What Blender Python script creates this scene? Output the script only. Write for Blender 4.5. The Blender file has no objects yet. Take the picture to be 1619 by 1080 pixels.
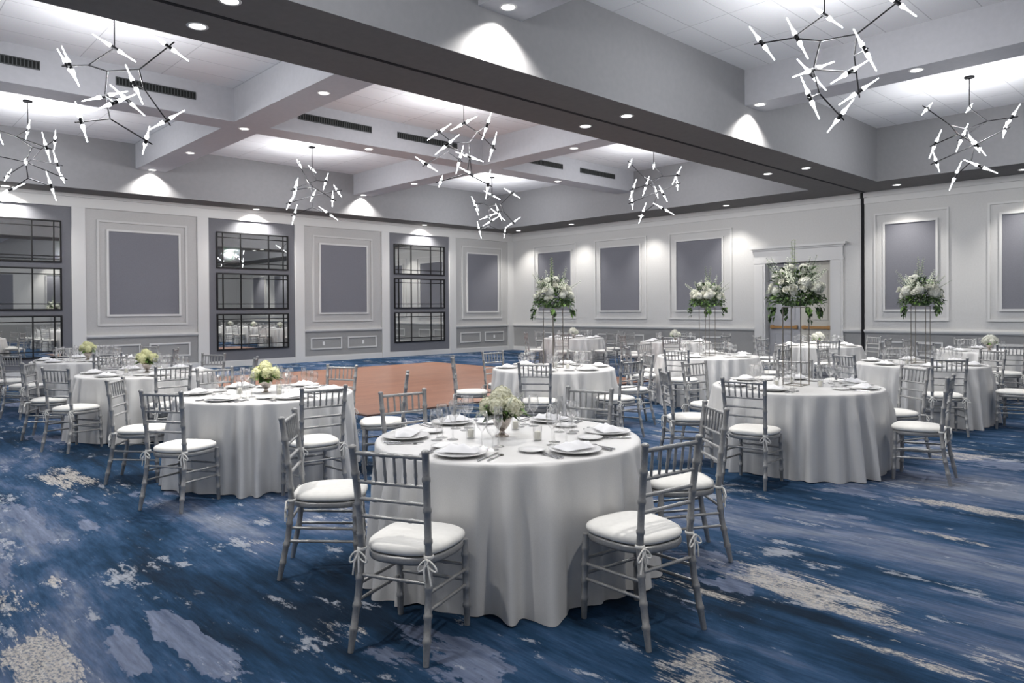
import bpy, math, random
from mathutils import Vector, Matrix
PI = math.pi
sc = bpy.context.scene
col = sc.collection
R = math.radians

# ------------------------------------------------------------------ helpers
class MB:
    """Collects boxes, tubes and lathes into one mesh."""
    def __init__(s):
        s.v, s.f, s.sm, s.mi = [], [], [], []
        s.cur = 0
    def add(s, vs, fs, smooth=False):
        b = len(s.v)
        s.v.extend([tuple(p) for p in vs])
        for f in fs:
            s.f.append(tuple(b + i for i in f)); s.sm.append(smooth); s.mi.append(s.cur)
    def box(s, a, b):
        x0, y0, z0 = (min(a[i], b[i]) for i in range(3)); x1, y1, z1 = (max(a[i], b[i]) for i in range(3))
        s.add([(x0,y0,z0),(x1,y0,z0),(x1,y1,z0),(x0,y1,z0),(x0,y0,z1),(x1,y0,z1),(x1,y1,z1),(x0,y1,z1)],
              [(0,3,2,1),(4,5,6,7),(0,1,5,4),(1,2,6,5),(2,3,7,6),(3,0,4,7)])
    def tube(s, pts, rad, n=8, cap=True):
        pts = [Vector(p) for p in pts]
        if not isinstance(rad, (list, tuple)): rad = [rad] * len(pts)
        rings = []; ref = None
        for i, p in enumerate(pts):
            d = (pts[min(i+1, len(pts)-1)] - pts[max(i-1, 0)])
            if d.length < 1e-9: d = Vector((0,0,1))
            d.normalize()
            if ref is None:
                ref = Vector((1,0,0)) if abs(d.x) < .8 else Vector((0,1,0))
            u = (ref - d * ref.dot(d)).normalized(); w = d.cross(u); ref = u
            rings.append([p + (u*math.cos(2*PI*k/n) + w*math.sin(2*PI*k/n)) * rad[i] for k in range(n)])
        vs = [q for r in rings for q in r]; fs = []
        for i in range(len(pts)-1):
            for k in range(n):
                a = i*n+k; b = i*n+(k+1) % n
                fs.append((a, b, b+n, a+n))
        s.add(vs, fs, True)
        if cap:
            s.add(rings[0], [tuple(range(n))[::-1]]); s.add(rings[-1], [tuple(range(n))])
    def lathe(s, prof, n=24, c=(0,0,0), capb=True, capt=True):
        vs, fs = [], []
        for (r, z) in prof:
            for k in range(n):
                a = 2*PI*k/n
                vs.append((c[0]+r*math.cos(a), c[1]+r*math.sin(a), c[2]+z))
        m = len(prof)
        for i in range(m-1):
            for k in range(n):
                a = i*n+k; b = i*n+(k+1) % n
                fs.append((a, b, b+n, a+n))
        s.add(vs, fs, True)
        if capb and prof[0][0] > 1e-4: s.add(vs[:n], [tuple(range(n))[::-1]])
        if capt and prof[-1][0] > 1e-4: s.add(vs[-n:], [tuple(range(n))])
    def mesh(s, name, mats):
        me = bpy.data.meshes.new(name)
        me.from_pydata(s.v, [], s.f)
        me.polygons.foreach_set('use_smooth', s.sm)
        me.polygons.foreach_set('material_index', s.mi)
        for m in (mats if isinstance(mats, (list, tuple)) else [mats]): me.materials.append(m)
        me.update()
        return me
    def build(s, name, mats, parent=None, loc=(0,0,0), rz=0):
        return link(name, s.mesh(name, mats), parent, loc, rz)

def link(name, me, parent=None, loc=(0,0,0), rz=0):
    o = bpy.data.objects.new(name, me); col.objects.link(o)
    o.location = loc; o.rotation_euler = (0,0,rz)
    if parent: o.parent = parent
    return o
def tag(o, label, cat, group=None):
    o['label'] = label; o['category'] = cat
    if group: o['group'] = group
    return o
def empty(name, loc=(0,0,0), rz=0):
    o = bpy.data.objects.new(name, None); col.objects.link(o)
    o.location = loc; o.rotation_euler = (0,0,rz); o.empty_display_size = .1
    return o
KIDS = {}
def copy_tree(o, parent=None):
    c = o.copy(); col.objects.link(c); c.parent = parent
    for ch in o.children: copy_tree(ch, c)
    return c
def struct(o):
    o['kind'] = 'structure'; return o

# ------------------------------------------------------------------ materials
def mat(name, colr, rough=.6, metal=0., spec=.5, sheen=0.):
    m = bpy.data.materials.new(name); m.use_nodes = True
    b = m.node_tree.nodes['Principled BSDF']
    b.inputs['Base Color'].default_value = (*colr, 1)
    b.inputs['Roughness'].default_value = rough
    b.inputs['Metallic'].default_value = metal
    b.inputs['Specular IOR Level'].default_value = spec
    if sheen: b.inputs['Sheen Weight'].default_value = sheen
    return m
def noisy(m, scale, amount, bump=0., stretch=(1,1,1), detail=4):
    nt = m.node_tree; b = nt.nodes['Principled BSDF']; base = tuple(b.inputs['Base Color'].default_value)
    tc = nt.nodes.new('ShaderNodeTexCoord'); mp = nt.nodes.new('ShaderNodeMapping'); mp.inputs['Scale'].default_value = stretch
    nz = nt.nodes.new('ShaderNodeTexNoise'); nz.inputs['Scale'].default_value = scale; nz.inputs['Detail'].default_value = detail
    rp = nt.nodes.new('ShaderNodeValToRGB')
    rp.color_ramp.elements[0].color = tuple(c*(1-amount) for c in base[:3]) + (1,)
    rp.color_ramp.elements[1].color = tuple(min(1, c*(1+amount)) for c in base[:3]) + (1,)
    rp.color_ramp.elements[0].position = .3; rp.color_ramp.elements[1].position = .7
    L = nt.links.new
    L(tc.outputs['Object'], mp.inputs['Vector']); L(mp.outputs['Vector'], nz.inputs['Vector'])
    L(nz.outputs['Fac'], rp.inputs['Fac']); L(rp.outputs['Color'], b.inputs['Base Color'])
    if bump:
        bp = nt.nodes.new('ShaderNodeBump'); bp.inputs['Strength'].default_value = bump; bp.inputs['Distance'].default_value = .01
        L(nz.outputs['Fac'], bp.inputs['Height']); L(bp.outputs['Normal'], b.inputs['Normal'])
    return m
def emis(name, colr, s):
    m = bpy.data.materials.new(name); m.use_nodes = True
    nt = m.node_tree; b = nt.nodes['Principled BSDF']
    b.inputs['Base Color'].default_value = (*colr, 1)
    b.inputs['Emission Color'].default_value = (*colr, 1); b.inputs['Emission Strength'].default_value = s
    try: m.cycles.emission_sampling = 'NONE'
    except Exception: pass
    return m
def glassm(name, tint=(1,1,1), power=1.1, base=.09):
    m = bpy.data.materials.new(name); m.use_nodes = True
    nt = m.node_tree; nt.nodes.remove(nt.nodes['Principled BSDF']); out = nt.nodes['Material Output']
    tr = nt.nodes.new('ShaderNodeBsdfTransparent'); tr.inputs['Color'].default_value = (*tint, 1)
    gl = nt.nodes.new('ShaderNodeBsdfGlossy'); gl.inputs['Roughness'].default_value = .12
    lw = nt.nodes.new('ShaderNodeLayerWeight'); lw.inputs['Blend'].default_value = .35
    pw = nt.nodes.new('ShaderNodeMath'); pw.operation = 'POWER'; pw.inputs[1].default_value = power
    ma = nt.nodes.new('ShaderNodeMath'); ma.operation = 'MULTIPLY_ADD'; ma.inputs[1].default_value = .8; ma.inputs[2].default_value = base
    mx = nt.nodes.new('ShaderNodeMixShader'); L = nt.links.new
    L(lw.outputs['Facing'], pw.inputs[0]); L(pw.outputs[0], ma.inputs[0]); L(ma.outputs[0], mx.inputs[0])
    L(tr.outputs[0], mx.inputs[1]); L(gl.outputs[0], mx.inputs[2]); L(mx.outputs[0], out.inputs['Surface'])
    return m

M = {}
M['wall'] = noisy(mat('wall_paint', (.575,.57,.56), .75), 30, .03)
M['field'] = noisy(mat('wall_field_paint', (.475,.47,.462), .75), 30, .03)
M['wains'] = noisy(mat('wainscot_paint', (.31,.308,.303), .7), 30, .03)
M['trim'] = mat('trim_paint', (.63,.625,.615), .5)
M['panel'] = noisy(mat('panel_fabric', (.195,.197,.222), .9, spec=.2), 60, .06)
M['mbay'] = noisy(mat('mirror_bay_paint', (.16,.163,.18), .8), 40, .04)
M['fascia'] = noisy(mat('fascia_paint', (.235,.235,.245), .8), 12, .03)
M['beam'] = noisy(mat('beam_paint', (.43,.43,.455), .8), 12, .03)
M['soffit'] = noisy(mat('soffit_paint', (.165,.155,.147), .85), 12, .05)
M['black'] = mat('black_metal', (.006,.006,.007), .5, .0, spec=.25)
M['dark'] = mat('dark_gap', (.004,.004,.006), .9)
M['chair'] = noisy(mat('silver_chair_paint', (.36,.36,.36), .36, .45), 90, .10)
M['cushion'] = noisy(mat('ivory_cushion', (.80,.79,.76), .85, spec=.2), 40, .03)
M['cloth'] = noisy(mat('silver_satin', (.66,.655,.65), .48, metal=.15, spec=.5), 220, .04)
M['china'] = mat('white_china', (.80,.80,.80), .18)
M['napkin'] = mat('white_napkin', (.82,.82,.84), .9, spec=.2)
M['steel'] = mat('cutlery_steel', (.55,.55,.56), .2, 1.)
M['vase'] = noisy(mat('mercury_glass', (.52,.46,.42), .25, .85), 120, .35)
M['glass'] = glassm('clear_glass')
M['candle'] = mat('white_candle_wax', (.85,.83,.74), .5)
M['rod'] = mat('brushed_stand_metal', (.30,.28,.25), .35, .9)
M['leafd'] = noisy(mat('dark_leaf', (.035,.075,.022), .5), 25, .5)
M['leafl'] = noisy(mat('lime_leaf', (.13,.24,.05), .5), 25, .4)
M['bloomw'] = noisy(mat('white_petals', (.80,.80,.72), .7), 60, .08)
M['bloomc'] = noisy(mat('cream_petals', (.78,.77,.60), .7), 60, .1)
M['bloomg'] = noisy(mat('lime_petals', (.80,.80,.48), .7), 60, .12)
M['sprig'] = noisy(mat('sprig_petals', (.72,.76,.62), .7), 60, .12)
M['spike'] = mat('snapdragon_green', (.50,.60,.28), .6)
M['bulb'] = emis('lit_glass_tube', (.95,.97,1.), 4)
M['lens'] = emis('lit_lens', (1.,.98,.94), 5)
M['ltrim'] = mat('downlight_trim', (.75,.74,.72), .5)
M['vent'] = mat('vent_metal', (.05,.055,.055), .6)
M['ventd'] = mat('vent_dark', (.008,.009,.009), .9)
M['brass'] = mat('brass_bar', (.42,.24,.10), .35, .8)
M['leafgrey'] = mat('door_paint', (.42,.42,.44), .6)
M['leafcream'] = mat('door_cream', (.55,.53,.47), .6)
mm = mat('mirror_silver', (.78,.79,.78), .015, 1.)
M['mirror'] = mm

# ceiling tiles
def ceiling_mat():
    m = mat('ceiling_tile', (.62,.62,.64), .9, spec=.1); nt = m.node_tree; b = nt.nodes['Principled BSDF']; L = nt.links.new
    tc = nt.nodes.new('ShaderNodeTexCoord')
    br = nt.nodes.new('ShaderNodeTexBrick'); br.offset = 0; br.inputs['Scale'].default_value = 1
    br.inputs['Brick Width'].default_value = 1.22; br.inputs['Row Height'].default_value = .61; br.inputs['Mortar Size'].default_value = .006
    br.inputs['Color1'].default_value = (.74,.74,.76,1); br.inputs['Color2'].default_value = (.70,.70,.72,1); br.inputs['Mortar'].default_value = (.46,.46,.48,1)
    L(tc.outputs['Object'], br.inputs['Vector'])
    nz = nt.nodes.new('ShaderNodeTexNoise'); nz.inputs['Scale'].default_value = 60
    mx = nt.nodes.new('ShaderNodeMix'); mx.data_type = 'RGBA'; mx.blend_type = 'MULTIPLY'; mx.inputs[0].default_value = .15
    L(tc.outputs['Object'], nz.inputs['Vector']); L(br.outputs['Color'], mx.inputs[6]); L(nz.outputs['Color'], mx.inputs[7]); L(mx.outputs[2], b.inputs['Base Color'])
    return m
M['ceil'] = ceiling_mat()

def wood_mat():
    m = mat('dance_parquet', (.3,.13,.06), .35); nt = m.node_tree; b = nt.nodes['Principled BSDF']; L = nt.links.new
    tc = nt.nodes.new('ShaderNodeTexCoord')
    br = nt.nodes.new('ShaderNodeTexBrick'); br.offset = .5; br.inputs['Scale'].default_value = 1
    br.inputs['Brick Width'].default_value = .92; br.inputs['Row Height'].default_value = .115; br.inputs['Mortar Size'].default_value = .002
    br.inputs['Color1'].default_value = (.34,.158,.095,1); br.inputs['Color2'].default_value = (.275,.125,.075,1); br.inputs['Mortar'].default_value = (.13,.05,.03,1)
    mp = nt.nodes.new('ShaderNodeMapping'); mp.inputs['Scale'].default_value = (2, 40, 1)
    nz = nt.nodes.new('ShaderNodeTexNoise'); nz.inputs['Scale'].default_value = 1.5; nz.inputs['Detail'].default_value = 5
    mx = nt.nodes.new('ShaderNodeMix'); mx.data_type = 'RGBA'; mx.blend_type = 'OVERLAY'; mx.inputs[0].default_value = .35
    L(tc.outputs['Object'], br.inputs['Vector']); L(tc.outputs['Object'], mp.inputs['Vector']); L(mp.outputs['Vector'], nz.inputs['Vector'])
    L(br.outputs['Color'], mx.inputs[6]); L(nz.outputs['Fac'], mx.inputs[7]); L(mx.outputs[2], b.inputs['Base Color'])
    return m
M['wood'] = wood_mat()

def carpet_mat():
    m = mat('blue_carpet', (.05,.1,.2), .95, spec=.1); nt = m.node_tree; b = nt.nodes['Principled BSDF']; L = nt.links.new; N = nt.nodes.new
    tc = N('ShaderNodeTexCoord')
    def mapped(sx, sy, off=(0,0,0)):
        mp = N('ShaderNodeMapping'); mp.inputs['Scale'].default_value = (sx, sy, 1); mp.inputs['Location'].default_value = off
        L(tc.outputs['Object'], mp.inputs['Vector']); return mp.outputs['Vector']
    def noise(vec, scale, detail, rough, dist=0):
        n = N('ShaderNodeTexNoise'); n.inputs['Scale'].default_value = scale; n.inputs['Detail'].default_value = detail
        n.inputs['Roughness'].default_value = rough; n.inputs['Distortion'].default_value = dist; L(vec, n.inputs['Vector']); return n.outputs['Fac']
    def mth(op, a, bb=None, c=None):
        n = N('ShaderNodeMath'); n.operation = op
        for i, x in enumerate((a, bb, c)):
            if x is None: continue
            if isinstance(x, (int, float)): n.inputs[i].default_value = x
            else: L(x, n.inputs[i])
        return n.outputs[0]
    def ramp(fac, stops, interp='LINEAR'):
        r = N('ShaderNodeValToRGB'); r.color_ramp.interpolation = interp
        e = r.color_ramp.elements
        while len(e) < len(stops): e.new(.5)
        for k, (p, c) in enumerate(stops):
            e[k].position = p; e[k].color = (*c, 1) if isinstance(c, tuple) else (c, c, c, 1)
        L(fac, r.inputs['Fac']); return r.outputs['Color']
    def mix(fac, a, c, mode='MIX'):
        x = N('ShaderNodeMix'); x.data_type = 'RGBA'; x.blend_type = mode
        if isinstance(fac, (int, float)): x.inputs[0].default_value = fac
        else: L(fac, x.inputs[0])
        L(a, x.inputs[6])
        if isinstance(c, tuple): x.inputs[7].default_value = (*c, 1)
        else: L(c, x.inputs[7])
        return x.outputs[2]
    sep = N('ShaderNodeSeparateXYZ'); L(tc.outputs['Object'], sep.inputs[0])
    X, Y = sep.outputs['X'], sep.outputs['Y']
    def blob(cx, cy, rx, ry, amp):
        dx = mth('MULTIPLY', mth('SUBTRACT', X, cx), 1/rx); dy = mth('MULTIPLY', mth('SUBTRACT', Y, cy), 1/ry)
        d2 = mth('ADD', mth('MULTIPLY', dx, dx), mth('MULTIPLY', dy, dy))
        return mth('MULTIPLY', mth('POWER', 2.718, mth('MULTIPLY', d2, -1.)), amp)
    def blobs(base, lst):
        for t in lst: base = mth('ADD', base, blob(*t))
        return base
    big = mapped(1, .42); streak = mapped(9, .9); weave = mapped(45, 5)
    fine = noise(weave, 1.4, 3, .6)
    st = noise(streak, 1., 5, .65)
    n1 = noise(big, .75, 7, .62, .5)
    tone = mth('ADD', mth('MULTIPLY_ADD', n1, 1.5, -.25), mth('MULTIPLY', mth('SUBTRACT', st, .5), .50))
    tone = blobs(tone, CARPET_TONE)
    basec = ramp(tone, [(.27,(.007,.017,.034)),(.40,(.011,.035,.076)),(.52,(.026,.060,.122)),(.62,(.072,.102,.172)),(.74,(.155,.178,.232))])
    # slate blue patches with ragged rims
    def mix_stripe():
        return ramp(noise(mapped(14, .7), 1., 3, .5), [(.30,(.070,.092,.150)),(.70,(.150,.178,.255))])
    n2 = noise(mapped(1.15, .5, (7.3, 2.1, 0)), 1.0, 9, .66, .35)
    p2 = blobs(mth('ADD', mth('MULTIPLY_ADD', n2, 1.25, -.125), mth('MULTIPLY', mth('SUBTRACT', st, .5), .22)), CARPET_SLATE)
    m2 = ramp(p2, [(.600, 0.), (.612, 1.)])
    c2 = mix(m2, basec, mix_stripe())
    # beige flecked patches
    n3 = noise(mapped(1.0, .38, (1.7, 9.4, 0)), 1.25, 11, .72, .2)
    p3 = blobs(mth('ADD', mth('MULTIPLY_ADD', n3, 1.35, -.175), mth('MULTIPLY', mth('SUBTRACT', fine, .5), .30)), CARPET_BEIGE)
    m3 = ramp(p3, [(.64, 0.), (.68, 1.)])
    n4 = noise(mapped(5.5, 2.0, (3.1,.7,0)), 1.0, 9, .74)
    m4 = ramp(mth('ADD', mth('MULTIPLY', n4, .72), mth('MULTIPLY', n3, .38)), [(.615, 0.), (.64, 1.)])
    c2 = mix(mth('MULTIPLY', m4, .75), c2, (.30,.32,.36))
    fl = ramp(noise(mapped(1, .6, (4,4,0)), 75, 3, .7), [(.40, .25), (.54, 1.)])
    c3 = mix(mth('MULTIPLY', mth('MULTIPLY', m3, .9), fl), c2, (.40,.375,.345))
    sh = ramp(fine, [(.3, .78), (.7, 1.2)])
    c4 = mix(1., c3, sh, 'MULTIPLY')
    L(c4, b.inputs['Base Color'])
    pile = noise(mapped(1, 1), 260, 2, .6)
    bp = N('ShaderNodeBump'); bp.inputs['Strength'].default_value = .35; bp.inputs['Distance'].default_value = .006
    L(pile, bp.inputs['Height']); L(bp.outputs['Normal'], b.inputs['Normal'])
    return m
# the pattern woven into the carpet: lighter islands (centre x, y, half widths, strength)
CARPET_TONE = [(-14.3,-18.35,.16,.8,-.20), (-15.2,-18.25,.08,.7,-.22), (-13.9,-17.9,.35,1.2,.06), (-14.9,-17.6,.5,.9,.07), (-17.35,-15.4,.65,1.1,-.12), (-16.85,-16.5,.35,.5,-.20),
               (-16.7,-14.75,.17,1.1,.16), (-17.75,-15.2,.12,.5,.07), (-15.75,-13.9,.3,.6,.10), (-17.5,-13.0,.5,.6,-.08), (-12.9,-18.2,.2,1.0,.06)]
CARPET_SLATE = [(-17.55,-16.40,.13,.52,.26), (-17.80,-16.15,.06,.42,.17), (-17.70,-13.7,.09,.75,.20), (-17.45,-13.9,.06,.3,.12), (-14.8,-17.9,.3,.8,.04), (-16.9,-15.2,.6,.8,-.10)]
CARPET_BEIGE = [(-18.10,-16.05,.13,.42,.26), (-17.93,-16.55,.10,.22,.16), (-15.97,-18.12,.26,.36,.20), (-15.34,-18.4,.07,.8,.18), (-15.02,-18.05,.05,.3,.17), (-13.35,-18.35,.08,.6,.22), (-12.48,-18.2,.10,.8,.20),
                (-14.55,-18.85,.07,.25,.18), (-17.22,-11.9,.20,.55,.17), (-17.1,-12.3,.08,.3,.12), (-16.7,-14.6,.15,.9,.07), (-17.2,-15.4,.5,.9,-.10), (-14.3,-18.2,.3,.8,-.10), (-17.85,-15.0,.06,.15,.2)]
M['carpet'] = carpet_mat()

# ------------------------------------------------------------------ room
XW, YS = -24.6, -25.6         # far ends of the hall (only the mirrors see them)
ZS, ZQ, ZC = 4.378, 4.98, 5.58
b = MB(); b.box((XW-.2, YS-.2, -.12), (.3, .3, 0)); struct(b.build('floor', M['carpet']))
b = MB(); b.box((XW-.2, YS-.2, ZC), (.3, .3, ZC+.12)); struct(b.build('ceiling', M['ceil']))

def frame_xz(mb, x0, x1, z0, z1, w, y0, y1):      # picture-frame moulding on a wall facing -y or +y
    mb.box((x0,y0,z0),(x1,y1,z0+w)); mb.box((x0,y0,z1-w),(x1,y1,z1))
    mb.box((x0,y0,z0+w),(x0+w,y1,z1-w)); mb.box((x1-w,y0,z0+w),(x1,y1,z1-w))
def frame_yz(mb, y0, y1, z0, z1, w, x0, x1):
    mb.box((x0,y0,z0),(x1,y1,z0+w)); mb.box((x0,y0,z1-w),(x1,y1,z1))
    mb.box((x0,y0,z0+w),(x1,y0+w,z1-w)); mb.box((x0,y1-w,z0+w),(x1,y1,z1-w))

def soffit_box(name, a, bb, dark=True):
    mb = MB(); x0,y0,z0 = a; x1,y1,z1 = bb
    mb.add([(x0,y0,z0),(x1,y0,z0),(x1,y1,z0),(x0,y1,z0)], [(0,3,2,1)])
    mb.cur = 1
    mb.add([(x0,y0,z0),(x1,y0,z0),(x1,y1,z0),(x0,y1,z0),(x0,y0,z1),(x1,y0,z1),(x1,y1,z1),(x0,y1,z1)],
           [(4,5,6,7),(0,1,5,4),(1,2,6,5),(2,3,7,6),(3,0,4,7)])
    return struct(mb.build(name, [M['soffit'], M['fascia']] if dark else [M['beam'], M['beam']]))
SA, SB = -.95, -1.5
soffit_box('trim_1', (XW, SA, ZS), (0, 0, ZC))
soffit_box('trim_2', (SB, YS, ZS), (0, SA, ZC))
soffit_box('trim_3', (XW, YS, ZS), (SB, YS+.95, ZC))
soffit_box('trim_4', (XW, YS+.95, ZS), (XW+1.2, SA, ZC))
beam = soffit_box('trim_5', (XW+1.2, -13.60, ZS), (SB, -12.04, ZC)); beam.name = 'ceiling_beam'
mb = MB(); mb.box((XW+1.2, -12.84, ZS-.004), (0, -12.78, ZS+.01)); mb.build('track_slot', M['dark'], beam)
k = 0
for (x0, x1) in ((-19.25,-18.6), (-13.40,-12.72), (-7.42,-6.82)):
    for (y0, y1) in ((-12.04, SA), (YS+.95, -13.6)):
        soffit_box('ceiling_beam', (x0, y0, ZQ), (x1, y1, ZC), False)
xs = [XW+1.2, -19.25, -18.6, -13.40, -12.72, -7.42, -6.82, SB]
for i in range(0, 8, 2):
    soffit_box('ceiling_beam', (xs[i], -6.8, ZQ), (xs[i+1], -6.2, ZC), False)
    soffit_box('ceiling_beam', (xs[i], -19.9, ZQ), (xs[i+1], -19.3, ZC), False)

# ---- mirrored wall (y = 0)
wa = MB(); wa.box((XW-.2, 0, 0), (.3, .25, ZC)); WA = struct(wa.build('wall_north', M['wall']))
b = MB(); b.box((XW, -.03, 0), (0, .0, .15)); b.box((XW, -.018, .15), (0, 0, .17)); struct(b.build('baseboard_north', M['trim']))
mbays = [(-22.93,-20.43), (-17.07,-14.57), (-11.35,-8.85), (-5.57,-3.09)]
pil = MB()
for (a, c) in mbays:
    for (p, q) in ((a-.29, a), (c, c+.29)): pil.box((p, -.05, .0), (q, 0, 4.06))
pil.box((-.3,-.05,0), (0,0,4.06))
pil.build('pilaster', M['trim'], WA)
b = MB(); b.box((XW, -.055, 4.06), (0, 0, 4.12)); b.box((XW, -.03, 4.12), (0, 0, 4.30)); b.box((XW, -.08, 4.30), (0, 0, ZS))
b.build('crown_moulding', M['trim'], WA)
for (a, c) in mbays:
    b = MB(); b.box((a, -.012, .17), (c, 0, 4.06)); b.build('mirror_recess', M['mbay'], WA)
gaps = [(-20.14,-17.36, -19.6,-18.0), (-14.28,-11.64,-13.77,-12.12), (-8.56,-5.86,-8.02,-6.42), (-2.80,-.30,-2.25,-.81)]
for (a, c, p0, p1) in gaps:
    f = MB(); f.box((a, -.006, .96), (c, 0, 4.06)); f.build('wall_field', M['field'], WA)
    f = MB(); f.box((a, -.006, .17), (c, 0, .90)); f.build('wainscot', M['wains'], WA)
    f = MB(); f.box((a, -.07, .925), (c, 0, .97)); f.box((a, -.045, .895), (c, 0, .925)); f.build('chair_rail', M['trim'], WA)
    f = MB(); frame_xz(f, p0-.26, p1+.22, 1.19, 3.80, .05, -.035, 0); f.build('moulding', M['wall'], WA)
    f = MB(); frame_xz(f, p0-.05, p1+.05, 1.42, 3.58, .05, -.045, 0); f.build('moulding', M['trim'], WA)
    f = MB(); f.box((p0, -.02, 1.47), (p1, 0, 3.53)); f.build('wall_panel', M['panel'], WA)
    w = (c-a); mid = (a+c)/2
    for (q0, q1) in ((a+.2, mid-.1), (mid+.1, c-.2)):
        f = MB(); frame_xz(f, q0, q1, .36, .72, .04, -.03, 0); f.build('moulding', M['trim'], WA)
for (x, w_) in ((-7.93,'in the first wainscot rectangle past the middle mirrors'), (-6.55,'in the second wainscot rectangle past the middle mirrors'), (-.98,'low on the wall by the room corner')):
    f = MB(); f.box((-.035,-.008,0), (.035,0,.11)); o_ = empty('wall_outlet', (x, -.007, .48)); f.build('cover_plate', M['china'], o_)
    for z in (.03, .068):
        f = MB(); f.box((-.012,-.0095,z), (.012,-.008,z+.018)); f.build('socket_face', M['ltrim'], o_)
    tag(o_, f'white electrical outlet {w_}', 'outlet', 'wall outlets')

# ---- panelled door wall (x = 0)
# wall is built round the door opening
DY0, DY1, DZ = -11.94, -10.16, 2.75
wb = MB()
wb.box((0, YS-.2, 0), (.3, DY0, ZC)); wb.box((0, DY1, 0), (.3, .3, ZC)); wb.box((0, DY0, DZ), (.3, DY1, ZC)); wb.box((.28, DY0, 0), (.3, DY1, DZ))
WB = struct(wb.build('wall_east', M['wall']))
for (y0, y1) in ((YS, -12.77), (-12.69, -12.26), (-9.84, 0)):
    f = MB(); f.box((-.006, y0, 0), (0, y1, .90)); f.build('wainscot', M['wains'], WB)
    f = MB(); f.box((-.07, y0, .925), (0, y1, .97)); f.box((-.045, y0, .895), (0, y1, .925)); f.build('chair_rail', M['trim'], WB)
    f = MB(); f.box((-.028, y0, 0), (0, y1, .15)); struct(f.build('baseboard_east', M['trim']))
    f = MB(); f.box((-.03, y0, 4.10), (0, y1, 4.25)); f.box((-.07, y0, 4.25), (0, y1, ZS)); f.build('crown_moulding', M['trim'], WB)
f = MB(); f.box((-.03, -12.26, 4.10), (0, -9.84, 4.25)); f.box((-.07, -12.26, 4.25), (0, -9.84, ZS)); f.build('crown_moulding', M['trim'], WB)
pan = [(-2.96,-1.38,.24,.24), (-5.90,-4.30,.26,.27), (-8.82,-7.28,.32,.28), (-14.37,-13.26,.27,.26), (-17.26,-15.68,.26,.27), (-20.2,-18.6,.26,.26), (-23.1,-21.5,.26,.26)]
for (y0, y1, e0, e1) in pan:
    f = MB(); frame_yz(f, y0-e0, y1+e1, 1.19, 3.83, .045, -.035, 0); f.build('moulding', M['trim'], WB)
    f = MB(); frame_yz(f, y0-.05, y1+.05, 1.42, 3.60, .05, -.045, 0); f.build('moulding', M['trim'], WB)
    f = MB(); f.box((-.02, y0, 1.47), (0, y1, 3.55)); f.build('wall_panel', M['panel'], WB)
    mid = (y0+y1)/2
    for (q0, q1) in ((y0-.15, mid-.12), (mid+.12, y1+.15)):
        f = MB(); frame_yz(f, q0, q1, .36, .70, .04, -.03, 0); f.build('moulding', M['trim'], WB)
f = MB(); f.box((-.02, -12.765, 0), (-.001, -12.695, ZS)); G = struct(f.build('trim_6', M['dark']))
f = MB(); f.box((-.06, -12.83, ZS-.13), (-.02, -12.63, ZS)); f.build('latch', M['black'], G)
# door
D = struct(empty('door_1', (0, -11.05, 0)))
def dpart(name, m, fn):
    mb = MB(); fn(mb)
    mb.v = [(x, y+11.05, z) for (x, y, z) in mb.v]
    return mb.build(name, m, D)
def casing(mb):
    for (y0, y1) in ((DY0-.32, DY0), (DY1, DY1+.32)):
        mb.box((-.06, y0, 0), (-.001, y1, DZ)); mb.box((-.075, y0+.06, .3), (-.06, y1-.06, DZ-.06)); mb.box((-.085, y0-.02, 0), (-.001, y1+.02, .26))
    mb.box((-.07, DY0-.34, DZ), (-.001, DY1+.34, DZ+.07)); mb.box((-.06, DY0-.32, DZ+.07), (-.001, DY1+.32, 3.10))
    mb.box((-.10, DY0-.36, 3.10), (-.001, DY1+.36, 3.14)); mb.box((-.15, DY0-.42, 3.14), (-.001, DY1+.42, 3.20))
dpart('door_casing', M['trim'], casing)
def mkleaf(y0, y1, m):
    l = dpart('door_leaf', m, lambda mb: mb.box((.16, y0, .01), (.205, y1, DZ-.01)))
    mb = MB(); frame_yz(mb, y0+.14+11.05, y1-.14+11.05, 1.2, 2.5, .04, .145, .16); frame_yz(mb, y0+.14+11.05, y1-.14+11.05, .25, .85, .04, .145, .16)
    mb.build('moulding', m, l)
    mb = MB(); mb.box((.085, y0+.06+11.05, .965), (.125, y1-.06+11.05, 1.035)); mb.box((.12, y0+.06+11.05, .95), (.16, y0+.14+11.05, 1.05)); mb.box((.12, y1-.14+11.05, .95), (.16, y1-.06+11.05, 1.05))
    p = mb.build('push_bar', M['brass'], l); p['label'] = 'brass push bar'
mkleaf(DY0+.01, -11.055, M['leafcream']); mkleaf(-11.045, DY1-.01, M['leafgrey'])

# ---- the two walls behind the viewer, seen in the mirrors only
f = MB(); f.box((XW-.2, YS-.25, 0), (.3, YS, ZC)); WS = struct(f.build('wall_south', M['wall']))
f = MB(); f.box((XW-.25, YS, 0), (XW, .0, ZC)); WW = struct(f.build('wall_west', M['wall']))
for x in (-21.6, -18.6, -15.6, -12.6, -9.6, -6.6, -3.6):
    f = MB(); f.box((x-.75, YS, 1.47), (x+.75, YS+.02, 3.54)); f.build('wall_panel', M['panel'], WS)
    f = MB(); frame_xz(f, x-.8, x+.8, 1.42, 3.59, .05, YS, YS+.04); f.build('moulding', M['trim'], WS)
f = MB(); f.box((XW, YS, 0), (0, YS+.012, .9)); f.build('wainscot', M['wains'], WS)
for y in (-22, -18, -14, -10, -6, -2.6):
    f = MB(); f.box((XW, y-.75, 1.47), (XW+.02, y+.75, 3.54)); f.build('wall_panel', M['panel'], WW)
    f = MB(); frame_yz(f, y-.8, y+.8, 1.42, 3.59, .05, XW, XW+.04); f.build('moulding', M['trim'], WW)
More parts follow.
